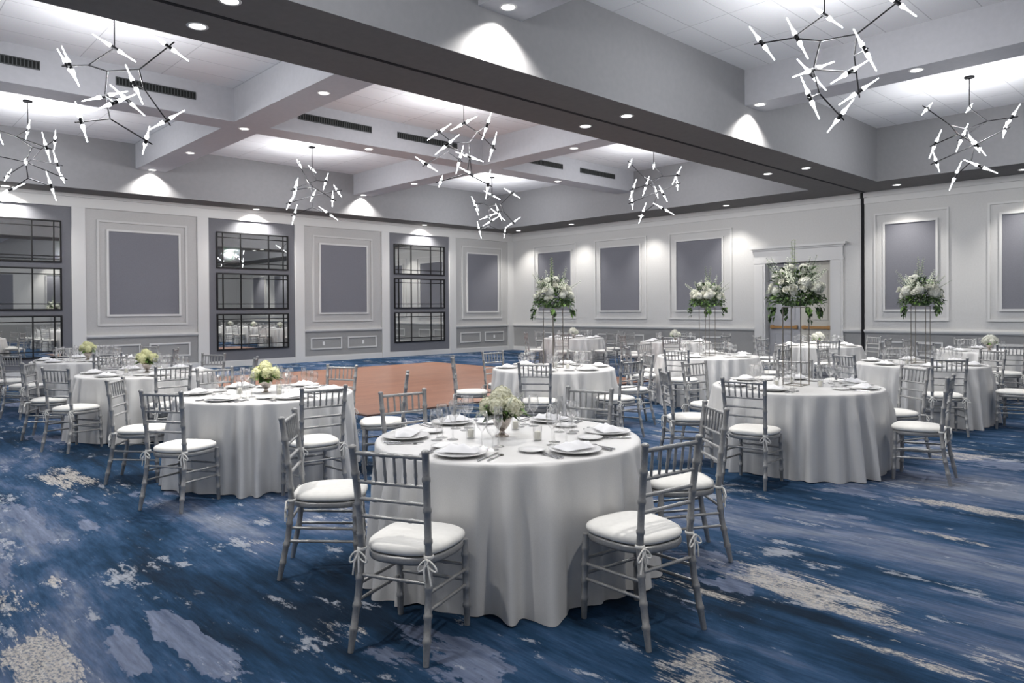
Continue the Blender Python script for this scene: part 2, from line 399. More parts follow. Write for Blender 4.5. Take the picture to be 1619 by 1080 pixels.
f = MB(); f.box((XW, YS, 0), (XW+.012, 0, .9)); f.build('wainscot', M['wains'], WW)

# dance floor
f = MB(); f.box((-13.1, -10.75, 0), (-6.1, -3.1, .02)); df = f.build('dance_floor', M['wood'])
tag(df, 'reddish brown wooden dance floor laid on the blue carpet', 'dance floor')
f = MB()
f.box((-13.16,-10.81,0),(-6.04,-10.75,.021)); f.box((-13.16,-3.1,0),(-6.04,-3.04,.021)); f.box((-13.16,-10.75,0),(-13.1,-3.1,.021)); f.box((-6.1,-10.75,0),(-6.04,-3.1,.021))
f.build('edge_strip', mat('dance_edge', (.12,.06,.04), .4), df)

# ------------------------------------------------------------------ mirrors
def make_mirror(w, z0, z1):
    h = z1-z0
    root = empty('wall_mirror')
    g = MB(); g.box((-w/2+.02, -.022, .02), (w/2-.02, -.012, h-.02)); g.build('mirror_pane', M['mirror'], root)
    f = MB(); frame_xz(f, -w/2, w/2, 0, h, .035, -.05, -.012); f.build('frame', M['black'], root)
    for t in (.085, .325, .715, .925):
        f = MB(); f.box((-w/2+t*w-.014, -.04, .03), (-w/2+t*w+.014, -.022, h-.03)); f.build('muntin', M['black'], root)
    for t in (.15, .85):
        f = MB(); f.box((-w/2+.03, -.038, t*h-.012), (w/2-.03, -.022, t*h+.012)); f.build('muntin', M['black'], root)
    return root
zz = [(.46, 1.46, 'bottom'), (1.585, 2.585, 'middle'), (2.71, 3.71, 'top')]
names = {-15.82:'cut by the photo edge', -10.10:'between two blue panels', -4.335:'beside the dance floor end near the corner'}
wherem = {-15.82:'in the mirror bay by the yellow-green bouquets', -10.10:'in the mirror bay between two wide panels', -4.335:'in the mirror bay near room corner'}
first = None
for x in (-15.82, -10.10, -4.335):
    for (z0, z1, w) in zz:
        if first is None: first = make_mirror(2.08, z0, z1); o = first
        else: o = copy_tree(first)
        o.location = (x, 0, z0)
        tag(o, f'{w} black gridded mirror of the three stacked {wherem[x]}', 'mirror', 'gridded mirrors on the long wall')

# ------------------------------------------------------------------ chairs
def ringed(p0, p1, r, marks, n=8, steps=None):
    """tube from p0 to p1 with bamboo rings at the given fractions"""
    p0, p1 = Vector(p0), Vector(p1); L_ = (p1-p0).length
    ts = [(0, r), (1, r)]
    for m_ in marks:
        d = .007/L_
        ts += [(m_-2*d, r), (m_-d, r*1.22), (m_+d, r*1.22), (m_+2*d, r)]
    ts.sort()
    return [p0.lerp(p1, t) for t, _ in ts], [q for _, q in ts]
def polyring(pts, r, zmarks):
    """leg following pts, with rings where z passes each mark"""
    P, Q = [], []
    for i in range(len(pts)-1):
        a, c = Vector(pts[i]), Vector(pts[i+1])
        ms = [(z-a.z)/(c.z-a.z) for z in zmarks if a.z+.02 < z < c.z-.02]
        p, q = ringed(a, c, r, ms)
        if i: p, q = p[1:], q[1:]
        P += p; Q += q
    return P, Q
def seat_outline(n=40, wf=.213, wr=.178, d=.203, off=0.):
    """rounded trapezoid, front at +y"""
    out = []
    for k in range(n):
        a = 2*PI*k/n; c, s_ = math.cos(a), math.sin(a)
        e = .68
        x = abs(c)**e * (1 if c >= 0 else -1); y = abs(s_)**e * (1 if s_ >= 0 else -1)
        w = wr + (wf-wr)*(y+1)/2
        out.append((x*(w+off), y*(d+off)))
    return out
def make_chair():
    root = empty('banquet_chair'); cm = M['chair']
    # seat frame
    f = MB(); o = seat_outline(); n = len(o); i_ = seat_outline(off=-.03)
    lv = [(o, .402), (seat_outline(off=.004), .412), (seat_outline(off=.004), .428), (o, .437)]
    vs = []; fs = []
    for (ol, z) in lv: vs += [(x, y, z) for x, y in ol]
    for l in range(3):
        for k in range(n): fs.append((l*n+k, l*n+(k+1) % n, (l+1)*n+(k+1) % n, (l+1)*n+k))
    fs.append(tuple(range(3*n, 4*n))); fs.append(tuple(range(n))[::-1])
    f.add(vs, fs, False); f.sm = [len(q) == 4 for q in f.f]
    f.build('seat_frame', cm, root)
    # cushion
    c = MB(); prof = [(-.012,.437),(.004,.444),(.010,.456),(.006,.470),(-.012,.481),(-.05,.488),(-.11,.491)]
    vs = []; fs = []
    for (off, z) in prof: vs += [(x, y+.006, z) for x, y in seat_outline(off=off)]
    for l in range(len(prof)-1):
        for k in range(n): fs.append((l*n+k, l*n+(k+1) % n, (l+1)*n+(k+1) % n, (l+1)*n+k))
    fs.append(tuple(range((len(prof)-1)*n, len(prof)*n))); fs.append(tuple(range(n))[::-1])
    c.add(vs, fs, True); cu = c.build('cushion', M['cushion'], root); cu['label'] = 'white padded seat cushion'
    for sx in (-1, 1):
        t = MB(); px, py, pz = sx*.171, -.192, .452
        t.lathe([(.0195,-.008),(.0225,-.006),(.0225,.006),(.0195,.008)], 10, (px, py, pz), False, False)
        for q, (lx, lz, rr) in enumerate(((.035,-.05,.018),(-.030,-.055,.016))):
            pts = []
            for k in range(11):
                a = -PI/2+2*PI*k/10
                pts.append((px+sx*.005+lx*(.5+.5*math.sin(a+PI/2-PI/2))*1.2+math.cos(a)*rr, py-.027-.004*q, pz-.005+lz*(.5+.5*math.sin(a))))
            t.tube(pts, .0042, 5)
        t.tube([(px, py-.024, pz), (px+sx*.02, py-.034, pz-.06), (px+sx*.028, py-.032, pz-.115)], .0042, 5)
        t.tube([(px, py-.024, pz), (px-sx*.006, py-.036, pz-.05), (px-sx*.004, py-.032, pz-.10)], .0042, 5)
        t.build('ribbon_tie', M['cushion'], cu)
    # rear legs that run up as back posts
    rl = {}
    for sx in (-1, 1):
        pts = [(sx*.190,-.262,0), (sx*.178,-.212,.25), (sx*.171,-.192,.44), (sx*.173,-.204,.62), (sx*.184,-.240,.915)]
        rl[sx] = [Vector(p) for p in pts]
        P, Q = polyring(pts, .0165, (.10,.20,.32,.52,.66,.80)); Q[0] = .0135
        P += [Vector((sx*.1845,-.241,.919)), Vector((sx*.185,-.242,.928)), Vector((sx*.185,-.242,.934))]; Q += [.019,.018,.010]
        l = MB(); l.tube(P, Q, 10); l.build('leg', cm, root)
    fl = {}
    for sx in (-1, 1):
        a, e = Vector((sx*.185,.178,0)), Vector((sx*.180,.165,.425))
        fl[sx] = (a, e)
        P, Q = polyring([a, e], .0165, (.10,.19,.27,.35)); Q[0] = .0135
        l = MB(); l.tube(P, Q, 10); l.build('leg', cm, root)
    def rear(sx, z):
        p = rl[sx]
        for i in range(4):
            if p[i].z <= z <= p[i+1].z: return p[i].lerp(p[i+1], (z-p[i].z)/(p[i+1].z-p[i].z))
        return p[-1]
    def front(sx, z): a, e = fl[sx]; return a.lerp(e, z/e.z)
    def bar(name, a, c, r, marks=(.5,)):
        P, Q = ringed(a, c, r, marks); m_ = MB(); m_.tube(P, Q, 7); m_.build(name, cm, root)
    for z in (.20, .275):
        for sx in (-1, 1): bar('stretcher', rear(sx, z+.02), front(sx, z), .0085, (.3,.7))
    for z in (.225, .30): bar('stretcher', front(-1, z), front(1, z), .0085, (.3,.7))
    bar('stretcher', rear(-1, .335), rear(1, .335), .0085, (.3,.7))
    bar('top_rail', rear(-1, .897), rear(1, .897), .0105, (.2,.4,.6,.8))
    for z in (.765, .685, .605): bar('back_rail', rear(-1, z), rear(1, z), .0095, (.25,.75))
    for t in (.14, .29, .43, .57, .71, .86):
        bar('spindle', rear(-1, .77).lerp(rear(1, .77), t), rear(-1, .893).lerp(rear(1, .893), t), .007, (.35,))
    return root

# ------------------------------------------------------------------ tables and their settings
TAB = [  # key, x, y, chair angles, phrase, kind
 ('front', -15.76, -16.58, (-157,141,84,19,-37,-97), 'front table', 'low'),
 ('second', -15.78, -13.25, (-150,146,89,28,-34,-95), 'second low-bouquet table from front', 'low'),
 ('third', -15.85, -9.95, (-149,151,92,33,-30,-95), 'third low-bouquet table from front', 'low'),
 ('fourth', -15.75, -6.60, (-150,152,90,30,-30,-92), 'fourth low-bouquet table from front', 'low'),
 ('dance', -11.86, -13.28, (-146,140,85,26,-34,-92), 'tall-bouquet table by dance floor', 'tall'),
 ('door', -11.79, -16.53, (-174,139,81,26,-34,-84), 'tall-bouquet table facing the door', 'tall'),
 ('mid', -8.42, -13.47, (-168,140,86,26,-33,-90), 'tall-bouquet table second from dance floor', 'tall'),
 ('strip', -8.02, -16.50, (-150,156,90,30,-26,-88), 'tall-bouquet table before black strip', 'tall'),
 ('corner', -4.40, -6.98, (-152,148,88,27,-33,-93), 'small-bouquet table in room corner', 'small'),
 ('beyond', -4.46, -10.20, (-150,150,90,30,-30,-90), 'small-bouquet table beyond dance floor', 'small'),
 ('doorway', -4.22, -13.45, (-149,152,90,30,-30,-88), 'small-bouquet table at the doorway', 'small'),
 ('last', -4.15, -16.40, (-154,150,90,30,-30,-90), 'small-bouquet table past black strip', 'small'),
]
SEAT = ['camera side towards the mirrors', 'mirror wall side', 'far side towards the mirrors', 'far side towards the door', 'door wall side', 'camera side towards the door']
TOP = .765
def sstep(a, c, x):
    t = max(0, min(1, (x-a)/(c-a))); return t*t*(3-2*t)
def make_cloth(seed, angs):
    rnd = random.Random(seed); n = 480
    ph = [rnd.uniform(0, 6.28) for _ in range(6)]
    mb = MB(); rows = []
    for r_ in (.02, .3, .6, .76): rows.append([(r_*math.cos(2*PI*k/n), r_*math.sin(2*PI*k/n), TOP) for k in range(n)])
    rows.append([(.785*math.cos(2*PI*k/n), .785*math.sin(2*PI*k/n), TOP-.0015) for k in range(n)])
    rows.append([(.797*math.cos(2*PI*k/n), .797*math.sin(2*PI*k/n), TOP-.008) for k in range(n)])
    zs = [.745,.72,.69,.65,.60,.55,.49,.43,.37,.31,.25,.19,.13,.08,.04,.006]
    for z in zs:
        t = (TOP-.008-z)/(TOP-.014); row = []
        for k in range(n):
            th = 2*PI*k/n
            dl = min(abs((math.degrees(th)-a+180) % 360-180) for a in angs)
            w = .26+.74*sstep(10, 19, dl); wf = sstep(12, 24, dl)
            q = 27*th + .9*math.sin(2*th+ph[0]) + .9*math.sin(3*th+ph[1]) + .7*math.sin(7*th+ph[4])
            fo = .72*math.sin(q) + .28*math.sin(.47*q+ph[2]) + .15*math.sin(53*th+ph[3])*t
            fo = math.copysign(abs(fo)**.7, fo)
            tt = min(1., t*3.5); amp = .076*w * (.55*tt+.45*t) * (.75+.25*math.sin(5*th+ph[3]+1.5*math.sin(3*th+ph[5])))
            fl = (.008 + .070*wf) * t**.95 + .012*tt
            rr = .80 + fl + amp*fo
            tw = .02*w*t*math.sin(9*th+ph[4])
            row.append((rr*math.cos(th+tw), rr*math.sin(th+tw), z + .004*math.sin(11*th+ph[5])*(1 if z < .05 else 0)))
        rows.append(row)
    vs = [p for r_ in rows for p in r_]; fs = []
    for i in range(len(rows)-1):
        for k in range(n): fs.append((i*n+k, (i+1)*n+k, (i+1)*n+(k+1) % n, i*n+(k+1) % n))
    fs.append(tuple(range(n)))
    mb.add(vs, fs, True)
    return mb.mesh('tablecloth', M['cloth'])

# -- tableware prototypes (meshes shared by every copy)
def P_plate():
    m = MB(); m.lathe([(.085,0),(.09,.004),(.142,.017),(.145,.020),(.141,.0215),(.096,.0095),(.02,.0085),(.001,.0085)], 36); return m.mesh('dinner_plate', M['china'])
def P_bread():
    m = MB(); m.lathe([(.045,0),(.048,.003),(.076,.012),(.078,.0145),(.075,.0155),(.05,.007),(.001,.0065)], 28); return m.mesh('bread_plate', M['china'])
def P_napkin():
    m = MB(); nx, ny = 14, 9; vs = []; fs = []
    for j in range(ny):
        for i in range(nx):
            u, v = i/(nx-1)*2-1, j/(ny-1)*2-1
            x, y = u*.105, v*.062*(1-.25*u)
            z = .022 + .030*(1-abs(v)**1.6)*(1-.55*abs(u)**2) + .008*math.sin(u*9+v*3) * (1-abs(v))
            if abs(u) > .99 or abs(v) > .99: z = .0205
            vs.append((x, y, z))
    for j in range(ny-1):
        for i in range(nx-1): fs.append((j*nx+i, j*nx+i+1, (j+1)*nx+i+1, (j+1)*nx+i))
    b_ = len(vs); 
    m.add(vs, fs, True)
    edge = [i for i in range(nx)] + [j*nx+nx-1 for j in range(1, ny)] + [(ny-1)*nx+i for i in range(nx-2, -1, -1)] + [j*nx for j in range(ny-2, 0, -1)]
    m.add([(vs[i][0], vs[i][1], .0195) for i in edge], [tuple(range(len(edge)))[::-1]])
    return m.mesh('napkin', M['napkin'])
def P_glass(h_stem, h, r, rim, name):
    m = MB(); t = .0012
    prof = [(.034,0),(.034,.002),(.012,.006),(.0042,.014),(.0038,h_stem-.008),(.008,h_stem),(r*.75,h_stem+.022),(r,h_stem+.05),(r*.98,h_stem+.07),(rim,h),(rim-t,h)]
    m.lathe(prof, 20, capt=False); return m.mesh(name, M['glass'])
def P_fork(L_, name):
    m = MB(); z = .002
    m.tube([(0,-L_/2,z+.001),(0,-L_/4,z+.002),(0,L_*.12,z+.003),(0,L_*.2,z+.003)], [.0065,.005,.0032,.006], 6)
    m.box((-.011, L_*.2, z), (.011, L_*.28, z+.003))
    for x in (-.0095,-.0032,.0032,.0095): m.box((x-.0015, L_*.28, z), (x+.0015, L_*.5, z+.003))
    return m.mesh(name, M['steel'])
def P_knife():
    m = MB(); m.tube([(0,-.115,.004),(0,-.02,.004)], [.007,.006], 6); m.box((-.0015,-.02,.001),(.0125,.115,.004)); return m.mesh('table_knife', M['steel'])
def P_spoon():
    m = MB(); m.tube([(0,-.095,.003),(0,.02,.003),(0,.05,.003)], [.006,.003,.004], 6)
    m.lathe([(.0,0),(.012,.001),(.017,.004)], 14, (0,.068,.0015), False, True); return m.mesh('teaspoon', M['steel'])
PR = dict(dinner_plate=P_plate(), bread_plate=P_bread(), napkin=P_napkin(),
          water_goblet=P_glass(.075,.185,.040,.036,'water_goblet'), wine_glass=P_glass(.095,.205,.036,.030,'wine_glass'), champagne_flute=P_glass(.10,.225,.025,.023,'champagne_flute'),
          dinner_fork=P_fork(.20,'dinner_fork'), salad_fork=P_fork(.17,'salad_fork'), table_knife=P_knife(), teaspoon=P_spoon())
WORDS = dict(dinner_plate=('white dinner plate','plate'), bread_plate=('small bread plate','plate'), napkin=('folded white napkin','napkin'), water_goblet=('clear water goblet','glass'),
             wine_glass=('tall wine glass','glass'), champagne_flute=('slim champagne flute','glass'), dinner_fork=('long dinner fork','fork'), salad_fork=('short salad fork','fork'), table_knife=('steel table knife','knife'), teaspoon=('small teaspoon','spoon'))
GROUPS = dict(dinner_plate='dinner plates', bread_plate='bread plates', napkin='napkins', water_goblet='water goblets', wine_glass='wine glasses', champagne_flute='champagne flutes', dinner_fork='dinner forks', salad_fork='salad forks', table_knife='table knives', teaspoon='teaspoons')

# -- flowers
def fib(n):
    out = []
    for i in range(n):
        z = 1-2*(i+.5)/n; a = i*2.399963; q = math.sqrt(1-z*z); out.append(Vector((q*math.cos(a), q*math.sin(a), z)))
    return out
def bloom_mesh(name, m_, rad, seed, n=80):
    rnd = random.Random(seed); mb = MB()
    core = fib(40)
    mb.lathe([(rad*.8*math.sin(PI*i/8), -rad*.8*math.cos(PI*i/8)) for i in range(9)], 12, capb=False, capt=False)
    for d in fib(n):
        d = (d + Vector((rnd.uniform(-.1,.1), rnd.uniform(-.1,.1), rnd.uniform(-.1,.1)))).normalized()
        u = d.orthogonal().normalized(); w = d.cross(u); a0 = rnd.uniform(0, PI)
        c = d*rad*rnd.uniform(.84,1.0); s_ = rad*rnd.uniform(.20,.27)
        for k in range(4):
            a = a0+k*PI/2; e = u*math.cos(a)+w*math.sin(a); g = d.cross(e)
            mb.add([c-d*rad*.05, c+e*s_*.6+g*s_*.45+d*rad*.03, c+e*s_*1.05+d*rad*.0, c+e*s_*.6-g*s_*.45+d*rad*.03], [(0,1,2,3)], True)
    return mb.mesh(name, m_)
def foliage_mesh(name, mats, n, place, seed, L_=.10, W_=.022):
    """n leaves; place(rnd) gives (base point, direction)"""
    rnd = random.Random(seed); mb = MB()
    for i in range(n):
        p, d = place(rnd); d = d.normalized(); mb.cur = 0 if rnd.random() < .7 else 1
        l = L_*rnd.uniform(.65,1.3); w_ = W_*rnd.uniform(.7,1.3)
        u = d.cross(Vector((rnd.uniform(-.5,.5), rnd.uniform(-.5,.5), 1))).normalized(); up = u.cross(d)
        mb.add([p, p+d*l*.5+u*w_+up*.012, p+d*l*.5+up*.004, p+d*l*.5-u*w_+up*.012, p+d*l-up*l*.18],
               [(0,1,2),(0,2,3),(1,4,2),(2,4,3)], True)
    return mb.mesh(name, mats)
def sprig_mesh(name, m_, L_, seed, spire=True):
    rnd = random.Random(seed); mb = MB()
    mb.cur = 1; mb.tube([(0,0,0),(.004,0,L_*.5),(0,.006,L_)], [.0035,.003,.0015], 5); mb.cur = 0
    for i in range(26):
        t = .28+.72*i/25; a = i*2.4; r_ = (.024*(1-t)+.010) if spire else .02
        c = Vector((r_*math.cos(a), r_*math.sin(a), L_*t)); s_ = .014*(1.25-t*.7)
        for k in range(3):
            e = Vector((math.cos(a+k*2.1), math.sin(a+k*2.1), .35)); g = Vector((-e.y, e.x, .2))
            mb.add([c, c+e*s_+g*s_*.5, c+e*s_*1.5, c+e*s_-g*s_*.5], [(0,1,2,3)], True)
    return mb.mesh(name, [m_, M['leafd']])
def small_round(name, m_, rad, seed):   # rose-like
    rnd = random.Random(seed); mb = MB()
    for k in range(4):
        r1 = rad*(.35+.2*k)
        n = 16; vs = []; 
        prof = [(r1*.5, -rad*.45), (r1*.95, -rad*.1), (r1, rad*(.45-.10*k)), (r1*1.04, rad*(.5-.12*k))]
        b_ = MB(); b_.lathe(prof, n, capb=False, capt=False)
        b_.v = [(x*(1+.06*math.sin(5*math.atan2(y,x)+k*2)), y*(1+.06*math.sin(5*math.atan2(y,x)+k*2)), z+.08*rad*math.sin(3*math.atan2(y,x)+k)) for x, y, z in b_.v]
        mb.add(b_.v, b_.f, True)
    mb.lathe([(rad*.3,-rad*.5),(rad*.32,rad*.2),(.002,rad*.4)], 10)
    return mb.mesh(name, m_)
BW = [bloom_mesh('hydrangea', M['bloomw'], .062, 1), bloom_mesh('hydrangea', M['bloomw'], .075, 2, 100)]
BC = [bloom_mesh('hydrangea', M['bloomc'], .062, 3), bloom_mesh('hydrangea', M['bloomc'], .056, 4)]
BG = [bloom_mesh('hydrangea', M['bloomg'], .062, 5), bloom_mesh('hydrangea', M['bloomg'], .056, 6)]
ROSE = small_round('rose', M['bloomw'], .034, 7)
SPR = [sprig_mesh('flower_sprig', M['sprig'], .36, 8), sprig_mesh('flower_sprig', M['sprig'], .30, 9)]
SPK = sprig_mesh('flower_spike', M['spike'], .44, 10)
def vase_mesh():
    m = MB(); m.lathe([(.042,0),(.044,.004),(.030,.012),(.016,.024),(.016,.034),(.030,.048),(.050,.075),(.058,.105),(.060,.125),(.056,.125),(.054,.105),(.046,.08),(.001,.06)], 28); return m.mesh('vase', M['vase'])
VASE = vase_mesh()
def low_place(rnd):
    a = rnd.uniform(0, 2*PI); r_ = rnd.uniform(.02,.06); e = rnd.uniform(-.25,.9)
    return Vector((r_*math.cos(a), r_*math.sin(a), rnd.uniform(.12,.17))), Vector((math.cos(a), math.sin(a), e))
LOWF = foliage_mesh('foliage', [M['leafd'], M['leafl']], 70, low_place, 11, .105, .024)
def inst(name, me, parent, loc, rx=0, ry=0, rz=0, s_=1.):
    o = link(name, me, parent, loc); o.rotation_euler = (rx, ry, rz); o.scale = (s_, s_, s_); return o
def low_bouquet(x, y, BL, rz, s_=1.):
    r_ = empty('flower_bowl', (x, y, TOP), rz); r_.scale = (s_, s_, s_)
    link('vase', VASE, r_); link('foliage', LOWF, r_)
    for i, (a, rr, z) in enumerate(((10,.080,.185),(75,.078,.20),(140,.082,.18),(205,.080,.195),(270,.078,.185),(325,.085,.17),(40,.020,.245),(190,.035,.235))):
        inst('hydrangea', BL[i % 2], r_, (rr*math.cos(R(a)), rr*math.sin(R(a)), z), R(20*i), R(35*i), R(50*i))
    for i, a in enumerate((100, 250, 345)):
        inst('flower_sprig', SPR[1], r_, (.03*math.cos(R(a)), .03*math.sin(R(a)), .14), 0, R(48), R(a), .55)
    return r_
def tall_place(rnd):
    a = rnd.uniform(0, 2*PI); t = rnd.random()
    if t < .55:
        r_ = rnd.uniform(.08,.25); z = rnd.uniform(.015,.11)
        return Vector((r_*math.cos(a), r_*math.sin(a), z)), Vector((math.cos(a), math.sin(a), rnd.uniform(-.9 if r_ > .19 else .1,.45)))
    if t < .86:
        z = rnd.uniform(.08,.36); r_ = rnd.uniform(.05,.25-.3*(z-.08))
        return Vector((r_*math.cos(a), r_*math.sin(a), z)), Vector((math.cos(a), math.sin(a), rnd.uniform(.0,1.2)))
    k = rnd.choice((.5, 2.2, 3.6, 5.3)); r_ = .235+rnd.uniform(-.02,.04); z = -rnd.uniform(0,.16)*rnd.random()
    return Vector((r_*math.cos(k)+rnd.uniform(-.02,.02), r_*math.sin(k)+rnd.uniform(-.02,.02), z)), Vector((math.cos(k)*.6+rnd.uniform(-.2,.2), math.sin(k)*.6+rnd.uniform(-.2,.2), -1))
TALLF = foliage_mesh('foliage', [M['leafd'], M['leafl']], 760, tall_place, 12, .062, .015)
STAND_H = .78
def stand_ring(z, plate):
    m = MB()
    for i in range(4):
        a, c = R(45+90*i), R(135+90*i); m.tube([(.128*math.cos(a), .128*math.sin(a), z), (.128*math.cos(c), .128*math.sin(c), z)], .004, 6)
    if plate: m.box((-.090,-.090,z-.003), (.090,.090,z+.003))
    return m.mesh('top_plate' if plate else 'base_ring', M['rod'])
def stand_rod(i):
    m = MB(); a = R(45+90*i); m.tube([(.128*math.cos(a), .128*math.sin(a), .0), (.128*math.cos(a), .128*math.sin(a), STAND_H)], .0055, 8); return m.mesh('rod', M['rod'])
SB_, ST_, SR_ = stand_ring(.0042, False), stand_ring(STAND_H-.0042, True), [stand_rod(i) for i in range(4)]
def tall_bouquet(x, y, rz, phrase):
    s_ = empty('flower_stand', (x, y, TOP), rz)
    link('base_ring', SB_, s_); link('top_plate', ST_, s_)
    for q in SR_: link('rod', q, s_)
    r_ = empty('flower_arrangement', (x, y, TOP+STAND_H+.0045), x*1.3)
    b_ = MB(); b_.lathe([(.10,0),(.115,.02),(.12,.05),(.001,.045)], 20); b_.build('flower_bowl', M['leafd'], r_)
    f_ = link('foliage', TALLF, r_)
    rnd = random.Random(int(abs(x*100+y*10)))
    for i in range(15):
        a = 24*i*5+rnd.uniform(-8,8)+i*13; hi = i % 5
        rr, z = ((.22,.13),(.20,.20),(.17,.28),(.11,.35),(.23,.17))[hi]
        inst('hydrangea', BW[i % 2], r_, (rr*math.cos(R(a)), rr*math.sin(R(a)), z+rnd.uniform(-.02,.03)), rnd.uniform(0,3), rnd.uniform(0,3), 0, (1.05,.72,.85,.66,.62)[(i*3+int(x)) % 5])
    for i in range(20):
        a = 18*i+rnd.uniform(-10,10); rr = rnd.choice((.26,.24,.19)); z = .09+rnd.uniform(0,.30)*(1-(rr-.14)/.2)
        inst('rose', ROSE, r_, (rr*math.cos(R(a)), rr*math.sin(R(a)), z+.03), 0, R(rnd.uniform(30,75)), R(a), rnd.uniform(.9,1.3))
    for i in range(14):
        a = 26*i+rnd.uniform(-14,14); inst('flower_sprig', SPR[i % 2], r_, (.09*math.cos(R(a)), .09*math.sin(R(a)), .17), 0, R(rnd.uniform(14,62)), R(a), rnd.uniform(.85,1.1))
    for i in range(2):
        inst('flower_spike', SPK, r_, (.02*i,-.01,.22), 0, R(4+6*i), R(200*i))
    return s_, r_
def votive_mesh():
    m = MB(); m.lathe([(.024,0),(.026,.004),(.027,.085)], 18, capt=False); return m.mesh('glass_cup', M['glass'])
VG = votive_mesh()
m = MB(); m.lathe([(.018,.006),(.019,.05),(.016,.053),(.002,.054),(.0015,.062)], 14); VC = m.mesh('candle', M['candle'])

chair0 = None
ORD = ['first', 'second', 'third', 'fourth']
def front_row(key): return key in ('front', 'second', 'door', 'dance')
for ti, (key, tx, ty, angs, phrase, kind) in enumerate(TAB):
    cl = link('tablecloth', make_cloth(100+ti, angs), None, (tx, ty, 0))
    tag(cl, f'silver satin floor-length cloth on round {phrase}', 'tablecloth', 'silver cloths on round banquet tables')
    rnd = random.Random(500+ti)
    for si, a in enumerate(angs):
        if key == 'last' and si in (4, 5): continue
        if chair0 is None: chair0 = make_chair(); o = chair0
        else: o = copy_tree(chair0)
        R0 = 1.075 + rnd.uniform(-.01,.015)
        o.location = (tx+R0*math.cos(R(a)), ty+R0*math.sin(R(a)), 0); o.rotation_euler = (0,0,R(a+90+rnd.uniform(-3,3)))
        tag(o, f'silver chair, {phrase}, {SEAT[si]}', 'chair', 'silver bamboo-style banquet chairs')
        # place setting
        def put(kind_, r_, t_, rz=0., z=0.):
            ca, sa = math.cos(R(a)), math.sin(R(a))
            px, py = tx+r_*ca+t_*sa, ty+r_*sa-t_*ca       # +t is the sitter's left
            q = link(kind_, PR[kind_], None, (px, py, TOP+.0005+z), R(a+90)+rz)
            tag(q, f'{WORDS[kind_][0]}, {phrase}, {SEAT[si]}', WORDS[kind_][1], GROUPS[kind_]+' on the tables')
        put('dinner_plate', .62, 0)
        put('napkin', .62, 0, rnd.uniform(-.3,.3), .0035)
        put('water_goblet', .43, -.10); put('wine_glass', .40, -.02)
        if key not in ('corner','beyond','doorway','last'):
            put('bread_plate', .47, .18); put('champagne_flute', .335, -.09)
        if key in ('front','door','second'):
            put('dinner_fork', .62, .17); put('salad_fork', .63, .195)
            put('table_knife', .62, -.16); put('teaspoon', .62, -.205)
    if kind == 'low':
        o = low_bouquet(tx-(.03 if key == 'front' else 0), ty+(.02 if key == 'front' else 0), BC if key == 'front' else BG, R(40*ti), 1.0)
        tag(o, f"{'cream' if key == 'front' else 'lime yellow'} hydrangeas in silvery footed vase, {phrase}", 'flowers', 'low hydrangea bowls')
    elif kind == 'small':
        o = low_bouquet(tx, ty, BW, R(40*ti), .9)
        tag(o, f'white hydrangeas in silvery footed vase, {phrase}', 'flowers', 'low white flower bowls')
    else:
        s_, o = tall_bouquet(tx, ty, 0, phrase)
        tag(s_, f'thin four-rod metal flower stand, {phrase}', 'flower stand', 'tall flower stands')
        tag(o, f'large white bouquet with hanging greenery, {phrase}', 'flowers', 'tall white bouquets')
    if key in ('front','second','third','door','dance','strip'):
        for i, va in enumerate((35, 155, 275)):
            v = empty('votive_holder', (tx+.235*math.cos(R(va)), ty+.235*math.sin(R(va)), TOP+.0005))
            link('glass_cup', VG, v); link('candle', VC, v)
            tag(v, f"white candle in slim glass cup, {phrase}, {('farther door side','mirror wall side','camera side')[i]} of flowers", 'candle holder', 'votive candles')

# ------------------------------------------------------------------ chandeliers
CH = {'A':(0,0,0),'B':(-.32,.10,-.22),'B1':(-.60,.28,-.18),'B2':(-.46,-.22,-.40),'C':(-.08,-.05,-.34),'D':(-.12,.02,-.64),'E':(-.06,0,-.94),
      'E1':(-.34,-.26,-1.10),'E2':(.34,.22,-1.12),'F':(.04,-.36,-.86),'H':(.30,-.12,-.30),'I':(.66,-.26,-.02),'J':(.34,-.02,-.50),'K':(.60,.26,-.80),'L':(.26,-.30,-.58),'G':(.10,.40,-.52)}
ARMS = [('A','B'),('B','B1'),('B','B2'),('B','C'),('C','D'),('D','E'),('E','E1'),('E','E2'),('D','F'),('C','H'),('H','I'),('H','J'),('J','K'),('J','L'),('D','G')]
PAIRS = {'A':(.85,.2,-.45),'B1':(-.45,.3,.85),'B2':(-.35,.2,.9),'D':(.9,.1,.35),'E1':(-.25,.25,.9),'E2':(.2,-.8,.5),'F':(.8,.2,.5),'I':(.8,.1,-.5),'K':(.75,-.1,.5),'L':(-.35,.2,.9),'G':(.7,.2,-.6)}
STEM = .55
def bulb_mesh():
    m = MB(); m.lathe([(.016,.040),(.024,.048),(.027,.066),(.023,.092),(.014,.125),(.0095,.165),(.008,.27),(.007,.283),(.001,.287)], 12); return m.mesh('light_tube', M['bulb'])
BM = bulb_mesh()
